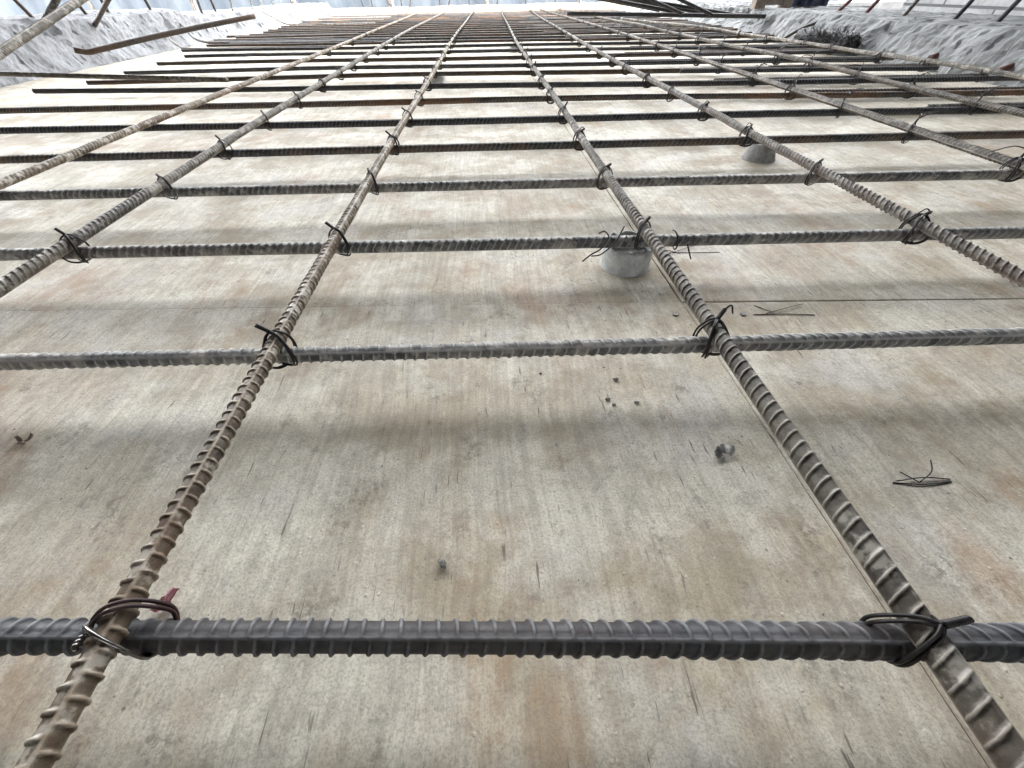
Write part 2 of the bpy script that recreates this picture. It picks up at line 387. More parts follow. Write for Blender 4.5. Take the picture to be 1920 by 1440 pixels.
LONG = {'A': (-.0009, .0256, -.5281), 'B': (.0087, -.0098, -.3348), 'C': (.0039, .0134, -.1266), 'D': (.0045, .0028, .1248), 'E': (.0057, -.0031, .3470), 'F': (-.009, .0312, .5420), 'G': (-.0098, .0168, .7602), 'H': (-.06, .12, .955)}
LMAT = {'A': 'tan', 'B': 'tangrey', 'C': 'tan', 'D': 'tangrey', 'E': 'darktan', 'F': 'darktan', 'G': 'darktan', 'H': 'tangrey'}
LDESC = {'A': 'tan ribbed lengthwise bar, leftmost of all, crossing without wire ties',
 'B': 'grey-tan lengthwise bar between the leftmost tan bar and the rusty tan one',
 'C': 'rusty tan lengthwise bar with cement crust, left of the centre of the photo',
 'D': 'grey-brown lengthwise bar passing right beside the round grey spacer',
 'E': 'grey-brown lengthwise bar over the cone spacer, second right of the centre',
 'F': 'dark dusty lengthwise bar, third right of the centre, heavily wired',
 'G': 'pale grey lumpy lengthwise bar, second from the right concrete edge',
 'H': 'pale tan lengthwise bar running along the foot of the right concrete edge'}
LS = {'A': 'the leftmost lengthwise bar', 'B': 'the lengthwise bar second from left', 'C': 'the rusty tan bar left of centre', 'D': 'the bar beside the round spacer',
      'E': 'the bar over the cone spacer', 'F': 'the third lengthwise bar right of centre', 'G': 'the lengthwise bar second from right', 'H': 'the rightmost lengthwise bar'}
LPH = {'A': (2.2, .3, 1, .4), 'B': (2.3, .3, 1, .35), 'C': (.42, .15, 1, -.12), 'D': (.95, .1, 1, -.38), 'E': (.9, .2, 1, -.4), 'F': (.9, .5, 1, .5), 'G': (.2, .4, 1, .5), 'H': (.5, .4, 1, .5)}
def lx(k, y): a, b, c = LONG[k]; return (a * y * y + b * y + c) * 1.018
for k in LONG:
    ys = np.linspace(-.35, 4.25 if k != 'H' else 2.9, 70)
    xs = lx(k, np.maximum(ys, 0)) 
    z = np.full_like(ys, ZL)
    if k in 'GH': z = z + .004 * np.sin(ys * 5.1 + ord(k)); z = np.maximum(z, ZL)
    xs = xs + .0025 * np.sin(ys * 3.3 + ord(k)) * (ys > .6)
    ph, tw, st, ln = LPH[k]
    o = rebar(np.stack([xs, ys, z], -1), LMAT[k], LDESC[k], 'lengthwise steel bars of the floor mat', name='lengthwise_rebar', dense=False, phase=ph, twist=tw, style=st, lean=ln, pitch=.0057, r0=.0038)

# lap bars and loose bars
def straight(a, b, mat, label, group=None, n=12, **kw):
    t = np.linspace(0, 1, n)[:, None]; P = np.array(a) * (1 - t) + np.array(b) * t
    return rebar(P, mat, label, group, dense=False, **kw)
straight((-1.2, 1.27, .052), (-.544, 1.098, .045), 'tangrey', 'grey-brown short bar lying across the dark bars beside the leftmost tan bar', name='loose_rebar', phase=.5)
rebar([(-.86, .62, .052), (-.875, .85, .075), (-.885, 1.0, .104), (-.90, 1.4, .19), (-.93, 1.9, .30)], 'tangrey', 'ribbed grey-tan bar rising steeply over the left concrete edge in the top left corner', name='loose_rebar', phase=.4, r0=.0066)
rebar([(-1.14, 1.53, .070), (-1.118, 1.548, .063), (-1.10, 1.56, .066), (-.95, 1.73, .0915), (-.77, 1.93, .1165)], 'brown', 'dark brown bar with a hooked end leaning across the left concrete edge', name='loose_rebar', full=False, r0=.0066)
rebar([(-1.40, 2.46, .055), (-1.36, 2.40, .050), (-1.24, 2.20, .041), (-1.16, 2.09, .034), (-1.08, 2.0, .030), (-.9, 1.975, .0290), (-.5, 1.93, .0285)], 'brown', 'dark bar bent upward at its left end, the lower of the two bent ones', 'bent bars by the left concrete edge', name='bent_rebar', full=False)
rebar([(-1.43, 2.66, .082), (-1.36, 2.56, .068), (-1.27, 2.42, .044), (-1.18, 2.30, .034), (-1.08, 2.22, .030), (-.9, 2.19, .0290), (-.5, 2.14, .0285)], 'brown', 'dark bar bent upward at its left end, the upper of the two bent ones', 'bent bars by the left concrete edge', name='bent_rebar', full=False)
laps = [(8, .62, 1.1, 'dark', -.016), (9, .70, 1.08, 'brown', .018), (11, .6, 1.1, 'dark', -.018), (12, .5, 1.12, 'brown', .02), (12, .7, 1.1, 'dark', -.022), (6, .72, 1.25, 'grey', .018), (7, .60, 1.3, 'rusty', .016), (8, .50, 1.06, 'brown', .015), (9, .48, 1.05, 'dark', -.02), (10, .36, 1.08, 'brown', .02), (11, .44, 1.08, 'brown', .02), (5, .82, 1.2, 'dark', .016)]
for k, xa, xb, m, dy in laps:
    xs = np.linspace(xa, xb, 10)
    rebar(np.stack([xs, rowy(k, xs) + dy, np.full_like(xs, ZR + .001)], -1), m, f'{"short" if dy > 0 else "stubby"} bar lapped {"behind" if dy > 0 else "in front of"} the right end of the {ORD[k]} crosswise bar', 'short lap bars at the right side', name='lap_rebar', dense=False, phase=random.uniform(0, 3), twist=.4)
lapl = [(15, -1.15, -.35, 'dark', .03), (16, -1.15, -.62, 'brown', -.03), (17, -1.18, -.55, 'brown', .035), (14, -1.0, -.3, 'dark', .04)]
for k, xa, xb, m, dy in lapl:
    xs = np.linspace(xa, xb, 10)
    rebar(np.stack([xs, rowy(k, xs) + dy, np.full_like(xs, ZR + .001)], -1), m, f'short bar lapped against the left end of the {ORD[k]} crosswise bar from the camera', 'short lap bars at the left side', name='lap_rebar', dense=False, full=False)
for k in (14, 16, 18, 19, 21, 23, 25):
    if k > NROW: continue
    xs = np.linspace(.25 + .05 * (k % 3), 1.12, 10)
    rebar(np.stack([xs, rowy(k, xs) + .045, np.full_like(xs, ZR + .001)], -1), random.choice(['brown', 'rusty', 'dark']), f'short bar lapped beside the right half of the {ORD[k]} crosswise bar from the camera', 'short lap bars at the right side', name='lap_rebar', dense=False, full=False)
# leaning bundle at the far right
straight((.408, 2.32, .086), (1.19, 2.10, .070), 'dark', 'thick black level bar carried above the mat at the top right', name='loose_rebar', full=False, r0=.0068)
leans = [((.50, 2.36, .141), (.885, 2.20, .080)), ((.60, 2.30, .139), (1.12, 2.15, .070)), ((.69, 2.22, .140), (.845, 2.12, .084)), ((.55, 2.42, .146), (.98, 2.22, .078)), ((.80, 2.16, .137), (.96, 2.10, .080)), ((.44, 2.45, .146), (.80, 2.26, .090))]
ln = ['lowest and longest', 'steep middle', 'short', 'thin back', 'rightmost', 'leftmost']
for i, (a, b) in enumerate(leans):
    a2 = tuple(np.array(a) + (np.array(a) - np.array(b)) * .45)
    straight(a2, b, 'dark', f'black bar leaning onto the level bar at top right, {ln[i]} of six', 'leaning bars at the top right', name='leaning_rebar', full=False, r0=.0055)

# ------------------------------------------------------------------ wire ties
WR = .00062
TS = np.array([.76, .76, .725])
def strands(P, sep, n=7, seed=0):
    r = np.random.default_rng(seed)
    C = catmull(np.array(P) / 1000 * TS, n); T, N, B = frames(C)
    out = []
    for sgn in (-1, 1):
        w = sgn * sep / 1000 * (1 + .6 * np.sin(np.linspace(0, 5 + r.uniform(-1, 1), len(C))))
        out.append(C + N * w[:, None] * .35 + B * w[:, None])
    return out
def helix(a, d, L, r=.0007, turns=4, n=40):
    a = np.array(a) / 1000 * TS; d = np.array(d, float); d /= np.linalg.norm(d)
    u = np.cross(d, [0, .3, 1]); u /= np.linalg.norm(u); v = np.cross(d, u); t = np.linspace(0, 1, n)
    res = []
    for ph in (0, math.pi):
        A = ph + t * turns * 2 * math.pi
        res.append(a + d * (t * L)[:, None] + r * (np.cos(A)[:, None] * u + np.sin(A)[:, None] * v))
    return res
def tie_variant(v, hi):
    """returns (loop MB, end MB) in metres round the crossing: crosswise bar centre at the origin, lengthwise bar 12.5 mm above"""
    r = np.random.default_rng(100 + v); m = 1 if v % 2 == 0 else -1      # which way the saddle runs
    j = lambda s=.8: r.uniform(-s, s)
    loop, end = MB(), MB(); WR = .00066 * (1. if hi else 1.4); ks = 6 if hi else 4; n = 7 if hi else 4
    K = np.array([-2 * m + j(), 5 + j(), 20.6])
    back = [K, (-6.5 * m, 8.5, 16 + j()), (-9.5 * m, 9.5, 9), (-9.5 * m, 8.0, 1), (-7 * m, 4, -6.8), (0, -1, -8.4), (6.5 * m, -5.2, -7.6), (9.6 * m, -8.2, -2), (9.9 * m, -8.4, 4), (8.6 * m, -6, 11), (5.2 * m, -1.5, 18.2), (1.5 * m, 2.4, 20.4), K]
    for s in strands(back, .75, n, v): loop.tube(s, WR, ks)
    if v % 3 != 0:
        oth = [K, (3.5 * m, 6.8, 19), (8.2 * m, 8.8, 11), (9 * m, 8.6, 1), (6 * m, 4.5, -7.2), (-3 * m, -4, -8.2), (-8.5 * m, -8.2, -3), (-9.2 * m, -8.2, 5), (-7.6 * m, -4, 12), (-4.5 * m, 1.5, 18.6), K]
        for s in strands(oth, .6, n, v + 50): loop.tube(s, WR, ks)
    d = (-.5 * m + j(.5), .4 + j(.5), .5 + j(.4)); Lk = r.uniform(.004, .0085)
    for s in helix(K, d, Lk, n=36 if hi else 14, turns=3.5): end.tube(s, WR, ks)
    tip = K / 1000 * TS + np.array(d) / np.linalg.norm(d) * Lk
    nt = [0, 0, 1, 0, 0, 1, 0, 1][v % 8] if v < 20 else 4
    for q in range(nt):
        L = r.uniform(.003, .008) if v < 20 else r.uniform(.012, .034); dr = np.array([r.uniform(-1, 1), r.uniform(-.8, .6), r.uniform(-.3, .8)]); dr /= np.linalg.norm(dr)
        cur = catmull([tip, tip + dr * L * .5 + (0, 0, .002), tip + dr * L + np.array([0, 0, -.004])], 6)
        end.tube(cur, WR * .8, ks)
    return loop, end
proto = {}
def tie(k, lk, v, hi=True, parts=True, mat='wire'):
    # crossing
    yy = ROW[k][2]
    for _ in range(4): x = lx(lk, max(yy, 0)); yy = rowy(k, x)
    key = (v, hi, parts, mat)
    lab = f'wire tie on {LS[lk]} at the {ORD[k]} crosswise bar'
    if key not in proto:
        loop, end = tie_variant(v, hi)
        if parts:
            root = empty('wire_tie', (0, 0, 0)); a = loop.build('wire_loop', M[mat], root); b = end.build('twisted_end', M[mat], root)
            proto[key] = (root, [a, b])
        else:
            for V, Q in ((end.V, end.Q),): loop.V += V; loop.Q += [q + loop.n for q in Q]
            loop.T += [q + loop.n for q in end.T]
            root = loop.build('wire_tie', M[mat], None, (0, 0, 0)); proto[key] = (root, [])
        used = root
    else:
        r0, ch = proto[key]; used = r0.copy(); COL.objects.link(used)
        for c in ch:
            c2 = c.copy(); COL.objects.link(c2); c2.parent = used
    used.location = (x, yy, ZR); used.rotation_euler = (0, 0, random.uniform(-.25, .25)); used.scale = (1, 1, 1)
    tag(used, lab, 'wire tie', 'wire ties at the crossings of the mat')
    return used
LEFTV, RIGHTV = [0, 4, 6], [1, 3, 5, 7]
for lk in LONG:
    for k in range(1, NROW + 1):
        x = lx(lk, ROW[k][2])
        if lk == 'A' and k not in (12, 14, 16, 18): continue
        if lk == 'B' and (k < 3 or k > 14): continue
        if lk == 'E' and k < 3 or lk == 'F' and k < 4 or lk in 'GH' and k < (6 if lk == 'G' else 7): continue
        if lk == 'H' and ROW[k][2] > 2.8: continue
        if k == 1: continue
        v = random.choice(LEFTV if x < 0 else RIGHTV)
        if lk == 'C': v = [0, 6, 4][k % 3]
        if (lk, k) == ('D', 2): v = 5
        if (lk, k) == ('D', 3): v = 3
        if lk in 'FG': v = random.choice([21, 23, 25])
        tie(k, lk, v, hi=(k <= 7), parts=(k <= 9), mat='redwire' if (lk == 'D' and k in (4, 5)) else 'wire')
# the two nearest ties are one-offs
def custom_tie(name, loc, loops, end, label, mat_end='shiny', mats=None):
    root = empty(name, loc); tag(root, label, 'wire tie', 'wire ties at the crossings of the mat')
    for i, P in enumerate(loops):
        mb = MB()
        for s in strands(P[0], P[1], 9, i): mb.tube(s, WR * 1.06, 8)
        mb.build('wire_loop', M[(mats or ['wire'] * 9)[i]], root)
    mb = MB()
    for s in end: mb.tube(s, WR * 1.05, 8)
    mb.build('twisted_end', M[mat_end], root)
xC = lx('C', .04); yC = rowy(1, xC)
KC = (-9, -1.0, 12)
custom_tie('wire_tie', (xC, yC, ZR), [
  ([KC, (-6, 3, 17), (0, 6, 20.3), (7, 8.5, 17), (13, 9.2, 8), (14, 8.5, 0), (13, 3, -7.5), (11, -4, -7.8), (10.5, -8.4, -1.5)], .55),
  ([(10.5, -8.4, -1.5), (9.4, -8.6, 3), (6.5, -6.8, 11.5), (1.0, -3.6, 19.2), (-4, -.9, 19.4), (-8, .6, 16.5), KC], .6),
  ([KC, (-9.8, 1.0, 7), (-8.8, 7.2, 1), (-6.0, 4.2, -6.4), (0, 0, -8.4), (6.5, -2, -8.2), (10.5, -8.4, -1.5)], .5)],
  helix((-7.2, -2.6, 15.6), (.25, -.85, .45), .004, .0007, 1.3), 'thick bright-ended wire tie on the rusty tan bar, nearest the camera at bottom left', mats=['redwire', 'shiny', 'wire'])
xD = lx('D', .02); yD = rowy(1, xD); KD = (1.5, 1.0, 20.6)
custom_tie('wire_tie', (xD, yD, ZR), [
  ([KD, (-5, 4.5, 18.6), (-12, 7.2, 10), (-13.5, 7.6, 2), (-11, 5, -6.6), (-4, 0, -7.6), (6, -4, -7.4), (9, -7.4, -2)], .5),
  ([KD, (-2, -2.2, 19.2), (-6.5, -6.0, 10), (-8, -7.6, 1), (-7, -5.6, -6.2), (-2, 0, -7.8), (6, 4, -7), (7.8, 7.2, -1), (7.4, 7.6, 6), (5, 5.5, 15), KD], .5)],
  helix((2, 1.5, 20.6), (.93, .1, -.2), .012, .00062, 5.5, 60), 'tightly twisted black wire tie on the grey-brown bar, nearest the camera at bottom right', 'wire')

# loose hooks of wire wound on the third bar beside the spacer
def wire_piece(pts, label, group=None, r=.0006, mat='wire', name='loose_wire'):
    mb = MB()
    for p in pts: mb.tube(catmull(np.array(p), 8), r, 6)
    o = mb.build(name, M[mat]); return tag(o, label, 'wire', group)
y3 = .303
def wrap(x, dx, y, n=1.2, ph=0, R=.0076):
    t = np.linspace(0, n, int(14 * n) + 2); a = ph + t * 2 * math.pi
    return np.stack([x + dx * t, y + R * np.cos(a), ZR + R * np.sin(a)], -1)
wire_piece([[(.076, .288, .019), (.084, .293, .022), (.092, .2945, .026), (.0975, .297, .034), (.095, .302, .037), (.090, .300, .0365)],
            [(.084, .292, .021), (.092, .2925, .022), (.101, .294, .029), (.107, .298, .036), (.111, .303, .040)]], 'black wire hook dangling from the third crosswise bar just left of the round spacer', 'loose wire scraps on the bars')
wire_piece([wrap(.153, .007, rowy(3, .156), .75, 1.2)], 'black wire half wound round the third crosswise bar right of the round spacer', 'loose wire scraps on the bars')
wire_piece([[(.165, .296, .026), (.166, .291, .021), (.168, .288, .016)]], 'tiny wire stub hanging below the third crosswise bar, right of the wound wire', 'loose wire scraps on the bars')
# scraps on the plywood
wire_piece([[(.195, .0852, .001), (.208, .083, .0014), (.224, .0832, .001)], [(.197, .0856, .0016), (.211, .0862, .002), (.2245, .0846, .0012)], [(.2075, .084, .002), (.2165, .0885, .003), (.2205, .0945, .004)], [(.207, .0838, .002), (.2025, .0905, .0015)]],
           'clump of four thin dark wires lying on the plywood at lower right', 'wire scraps on the plywood', .0003)
wire_piece([[(.197, .2275, .001), (.219, .2262, .0012), (.242, .223, .001)], [(.207, .2275, .0015), (.226, .2325, .002), (.241, .237, .0015)], [(.2035, .239, .001), (.213, .2275, .0015)]],
           'thin wire scraps on the plywood between the second and third crosswise bars at right', 'wire scraps on the plywood', .00030)
wire_piece([[(.168, .327, .001), (.185, .333, .002), (.201, .341, .001)], [(.160, .329, .001), (.19, .326, .0012), (.215, .3245, .001)], [(.1685, .3335, .001), (.177, .3255, .0012)]],
           'thin crossed wires on the plywood just behind the third crosswise bar', 'wire scraps on the plywood', .00028)

# ------------------------------------------------------------------ plywood deck
def sheet(x0, x1, y0, y1, label, zt=0.0, step=.02):
    # slightly cupped sheet with small edge rounding
    g = .0004; x0 += g; x1 -= g; y0 += g; y1 -= g
    xs = np.unique(np.concatenate([[x0, x0 + .0008], np.arange(x0 + .02, x1 - .015, .05), [x1 - .0008, x1]])); ys = np.unique(np.concatenate([[y0, y0 + .0008], np.arange(y0 + .02, y1 - .015, .05), [y1 - .0008, y1]]))
    X, Y = np.meshgrid(xs, ys)
    Z = np.full_like(X, zt)
    for i in range(X.shape[0]):
        for j in range(X.shape[1]): Z[i, j] += .0009 * mn.noise(Vector((X[i, j] * 2.2, Y[i, j] * 2.2, 3)))
    e = np.zeros_like(Z, bool); e[0] = e[-1] = True; e[:, 0] = e[:, -1] = True; Z[e] -= .0003
    ny, nx = X.shape; Y = Y - .075 * X
    V = np.stack([X, Y, Z], -1).reshape(-1, 3)
    i = np.arange(ny - 1)[:, None] * nx; j = np.arange(nx - 1)[None, :]
    F = np.stack([i + j, i + j + 1, i + nx + j + 1, i + nx + j], -1).reshape(-1, 4)
    # skirt
    b = [(0, c) for c in range(nx)] + [(r_, nx - 1) for r_ in range(1, ny)] + [(ny - 1, c) for c in range(nx - 2, -1, -1)] + [(r_, 0) for r_ in range(ny - 2, 0, -1)]
    top = np.array([r_ * nx + c for r_, c in b]); low = V[top].copy(); low[:, 2] = zt - .018; n0 = len(V)
    V = np.vstack([V, low]); m = len(top); q = np.arange(m); q2 = (q + 1) % m
    S_ = np.stack([top[q2], top[q], n0 + q, n0 + q2], -1)
    o = mesh_obj('plywood_sheet', V, [np.vstack([F, S_])], M['ply'], smooth=False)
    tag(o, label, 'plywood sheet', 'plywood sheets of the formwork deck'); return o
XS = .1497
sheet(XS - 1.22, XS, -.97, .2605, 'stained plywood sheet in the foreground, under the bottom left part of the bars', .0009)
sheet(XS, XS + 1.22, -.97, .2600, 'stained plywood sheet filling the lower right corner of the deck', .0004)
sheet(XS - 1.22, XS, .2605, 1.4695, 'pale plywood sheet behind the foreground one, under the round spacer')
sheet(XS, XS + 1.22, .2600, 1.462, 'pale plywood sheet at right with the cone spacer standing on it', .0006)
sheet(XS - 1.22, XS, 1.4695, 2.69, 'far plywood sheet in the middle, left of the centre seam')
sheet(XS, XS + 1.22, 1.462, 2.682, 'far plywood sheet in the middle, right of the centre seam')
sheet(XS - 1.22, XS, 2.69, 4.9, 'farthest plywood sheet, left of the centre seam, before the end curb')
sheet(XS, XS + 1.22, 2.682, 4.9, 'farthest plywood sheet, right of the centre seam, before the end curb')
sheet(XS - 1.22 - .61, XS - 1.22, -.97, 1.4695, 'narrow plywood strip at the foot of the left concrete edge, near part')
sheet(XS - 1.22 - .61, XS - 1.22, 1.4695, 4.9, 'narrow plywood strip at the foot of the left concrete edge, far part')
mb = MB(); mb.box((-40, -30, -.40), (40, 60, -.30)); o = mb.build('ground', M['ground'], smooth=False); tag(o, kind='structure')

# screws flush in the plywood
def screw(x, y, z, label):
    mb = MB(); a = np.linspace(0, 2 * math.pi, 20, endpoint=False); r = .0021
    V = [(x, y, z + .0001)] + [(x + r * .55 * math.cos(t), y + r * .55 * math.sin(t), z + .0004) for t in a] + [(x + r * math.cos(t), y + r * math.sin(t), z + .0005) for t in a] + [(x + r * 1.1 * math.cos(t), y + r * 1.1 * math.sin(t), z - .001) for t in a]
    T = [(0, 1 + i, 1 + (i + 1) % 20) for i in range(20)]; Q = []
    for l in (0, 1): Q += [(1 + l * 20 + i, 21 + l * 20 + i, 21 + l * 20 + (i + 1) % 20, 1 + l * 20 + (i + 1) % 20) for i in range(20)]
    mb.add(V, Q, T); o = mb.build('screw', M['screw']); tag(o, label, 'screw', 'screw heads along the plywood seam')
screw(.1385, .2625, .0002, 'small round screw head on the pale sheet, just behind the cross seam')
screw(.1385, .2325, .0016, 'round screw head in front of the cross seam, left of the grey-brown bar')
screw(.1895, .2290, .0010, 'round screw head in front of the cross seam, right of the grey-brown bar')

# sand grains and crumbs
mb = MB(); cnt = 0
octV = np.array([(1, 0, 0), (-1, 0, 0), (0, 1, 0), (0, -1, 0), (0, 0, 1), (0, 0, -1)], float); octT = np.array([(0, 2, 4), (2, 1, 4), (1, 3, 4), (3, 0, 4), (2, 0, 5), (1, 2, 5), (3, 1, 5), (0, 3, 5)])
for i in range(600):
    x = rng.uniform(-.6, .6); yv = rng.uniform(-.08, .6)
    if rng.random() > math.exp(-yv * 3): continue
    r = rng.uniform(.00014, .00032) * (1.6 if rng.random() < .05 else 1)
    V = octV * r * rng.uniform(.7, 1.2, (6, 3)); a = rng.uniform(0, 6.28); c, s = math.cos(a), math.sin(a)
    V = V @ np.array([[c, s, 0], [-s, c, 0], [0, 0, 1]]); mb.add(V + (x, yv, .0012 + r * .6), None, octT)
o = mb.build('sand_grains', M['sand'], smooth=False); tag(o, 'pale sand grains scattered over the near plywood', 'sand', kind='stuff')

mb = MB()
for i in range(1500):
    yv = rng.uniform(-.08, .7)
    if rng.random() > math.exp(-yv * 2.2): continue
    if rng.random() < .5: x = lx(random.choice('BCDE'), yv) + rng.normal(0, .012)
    else: x = rng.uniform(-.6, .6)
    r = rng.uniform(.00016, .00045) * (1.9 if rng.random() < .06 else 1)
    V = octV * r * rng.uniform(.5, 1.3, (6, 3)) * np.array([1, 1, .6]); a = rng.uniform(0, 6.28); c, s_ = math.cos(a), math.sin(a)
    V = V @ np.array([[c, s_, 0], [-s_, c, 0], [0, 0, 1]]); mb.add(V + (x, yv, .0012 + r * .3), None, octT)
o = mb.build('rust_grit', M['pebble'], smooth=False); tag(o, 'dark rust flakes and grit scattered over the near plywood', 'grit', kind='stuff')

def lump(name, loc, size, mat, label, cat, seed=0, n=2, amp=.35, rot=0):
    import bmesh
    bm = bmesh.new(); bmesh.ops.create_icosphere(bm, subdivisions=n + 1, radius=1)
    V = np.array([v.co[:] for v in bm.verts]); F = np.array([[v.index for v in f.verts] for f in bm.faces]); bm.free()
    for i in range(len(V)):
        q = Vector(V[i]); V[i] *= 1 + amp * mn.noise(q * 1.6 + Vector((seed, 0, 0))) + amp * .4 * mn.noise(q * 4.5 + Vector((seed, 2, 0)))
    V *= np.array(size); c, s = math.cos(rot), math.sin(rot); V = V @ np.array([[c, s, 0], [-s, c, 0], [0, 0, 1]])
    V[:, 2] -= V[:, 2].min(); V += np.array(loc)
    o = mesh_obj(name, V, [F], M[mat], smooth=False); tag(o, label, cat); return o
lump('pebble', (-.029, .063, .001), (.0016, .0025, .0016), 'pebble', 'small dark two-tone pebble on the plywood near the bottom centre', 'pebble', 3, rot=.5)

def crumple(name, loc, pieces, mat, label, cat):
    """a few curled flakes joined: each a small bent thin sheet with thickness"""
    mb = MB()
    for (dx, dy, w, l, rz, tilt, bend) in pieces:
        nu, nv = 7, 7; V = []
        for side in (0, 1):
            for i in range(nu):
                for j in range(nv):
                    u = (i / (nu - 1) - .5); v = (j / (nv - 1) - .5)
                    wd = w * (1 - 1.6 * v * v) ; x = u * wd; yv = v * l; z = bend * (u * u * 4) * w * .5 + bend * v * v * l + side * .00025 + .0004 * mn.noise(Vector((u * 5, v * 5, dx * 900)))
                    yz = (yv * math.cos(tilt) - z * math.sin(tilt), yv * math.sin(tilt) + z * math.cos(tilt)); yv2, z2 = yz
                    V.append((dx + x * math.cos(rz) - yv2 * math.sin(rz), dy + x * math.sin(rz) + yv2 * math.cos(rz), z2))
        V = np.array(V); Q = []
        idx = lambda s, i, j: s * nu * nv + i * nv + j
        for i in range(nu - 1):
            for j in range(nv - 1):
                Q.append((idx(1, i, j), idx(1, i + 1, j), idx(1, i + 1, j + 1), idx(1, i, j + 1))); Q.append((idx(0, i, j), idx(0, i, j + 1), idx(0, i + 1, j + 1), idx(0, i + 1, j)))
        for i in range(nu - 1):
            for j in (0, nv - 1): Q.append((idx(0, i, j), idx(0, i + 1, j), idx(1, i + 1, j), idx(1, i, j)))
        for j in range(nv - 1):
            for i in (0, nu - 1): Q.append((idx(0, i, j), idx(1, i, j), idx(1, i, j + 1), idx(0, i, j + 1)))
        V[:, 2] -= V[:, 2].min(); mb.add(V, Q)
    o = mb.build(name, M[mat], None, (0, 0, 0)); o.location = loc; tag(o, label, cat); return o
crumple('torn_plastic', (.118, .108, .0016), [(-.0035, -.001, .004, .006, .5, .2, .7), (.003, .0005, .005, .0055, -.6, .5, -.6), (0, .003, .003, .005, .1, .7, .4), (-.002, .002, .004, .004, 1.4, .3, .6)], 'foil', 'crumpled grey torn scrap on the plywood left of the grey-brown bar', 'plastic scrap')
crumple('pink_scrap', (-.1425, .0565, .0016), [(-.001, -.001, .0038, .0062, -.75, .35, .9), (.0014, .0012, .0036, .0066, -.65, .6, -.8), (.0005, .0004, .0022, .005, .4, .4, .9)], 'pink', 'small pink curled scrap beside the rusty tan bar at bottom left', 'paper scrap')
crumple('dry_leaf_crumb', (-.272, .150, .0016), [(-.002, 0, .002, .006, .9, .2, .8), (.003, .001, .0018, .005, -.4, .3, .8), (.001, -.003, .0015, .004, 1.5, .2, .5)], 'timber', 'small brown dry crumb in the shadow band at the left edge', 'debris')
for i, (x, yv, s) in enumerate([(.0665, .152, .0011), (.069, .1475, .0009), (.083, .148, .001), (.0755, .168, .0012), (.0285, .178, .0007), (-.155, .128, .0008)]):
    lump('dirt_crumb', (x, yv, .0012), (s * 1.5, s, s * .7), 'pebble', 'dark dirt crumb on the plywood, ' + ['in the wide shadow band', 'in front of its twin in the shadow band', 'rightmost in the wide shadow band', 'just behind the wide shadow band', 'near the centre below the second crosswise bar', 'right beside the rusty tan bar'][i], 'crumb', i + 5, 1)

# ------------------------------------------------------------------ spacers
def spacer(loc, r1, r2, h, label, jag=.0015, fill=.75, mat='plast', seed=0):
    root = empty('bar_spacer', loc); tag(root, label, 'spacer', 'round spacers under the bars')
    n = 72; a = np.linspace(0, 2 * math.pi, n, endpoint=False); t = .0013
    ztop = np.array([h - jag * max(0, .2 + 1.4 * mn.noise(Vector((math.cos(q) * 3.5, math.sin(q) * 3.5, seed))) + .8 * mn.noise(Vector((math.cos(q) * 14, math.sin(q) * 14, seed)))) for q in a])
    rings = []
    for rr, z in ((r1 * 1.03, 0), (r1 * 1.03, .0012), (r1, .0016), ((r1 + r2) / 2, h * .5), (r2, None), (r2 - t, None), (r1 - t * 1.2, .001)):
        zz = ztop if z is None else np.full(n, z); rings.append(np.stack([rr * np.cos(a), rr * np.sin(a), zz], -1))
    mb = MB(); V = np.vstack(rings); Q = []
    for l in range(len(rings) - 1):
        for i in range(n): Q.append((l * n + i, l * n + (i + 1) % n, (l + 1) * n + (i + 1) % n, (l + 1) * n + i))
    mb.add(V, Q); mb.build('outer_ring', M[mat], root)
    mb = MB(); rf = (r1 + (r2 - r1) * fill) - t * 1.3; V = [(0, 0, h * fill)]
    for f_ in (.35, .7, 1): V += [(rf * f_ * math.cos(q), rf * f_ * math.sin(q), h * fill + .0014 * mn.noise(Vector((math.cos(q) * 3 * f_, math.sin(q) * 3 * f_, seed + 9)))) for q in a]
    T = [(0, 1 + i, 1 + (i + 1) % n) for i in range(n)]; Q = [(1 + l * n + i, 1 + (l + 1) * n + i, 1 + (l + 1) * n + (i + 1) % n, 1 + l * n + (i + 1) % n) for l in (0, 1) for i in range(n)]
    mb.add(V, Q, T); mb.build('mortar_fill', M['mortar'], root)
spacer((.1215, .3125, 0), .0215, .0215, .0220, 'round grey cup spacer with a chipped rim under the third crosswise bar', .0028, .5, seed=2)
spacer((.389, .584, .0006), .0215, .0150, .0195, 'grey cone-shaped spacer with a flared foot under the fifth crosswise bar', .0005, .95, mat='mortar', seed=5)
spacer((-.107, 1.29, 0), .0220, .0205, .0200, 'clear grey spacer under the rusty tan bar near the ninth crosswise bar', .001, .8, seed=7)
spacer((.145, 1.93, 0), .0240, .0220, .0200, 'small far grey spacer under the bars near the top centre', .001, .8, seed=8)

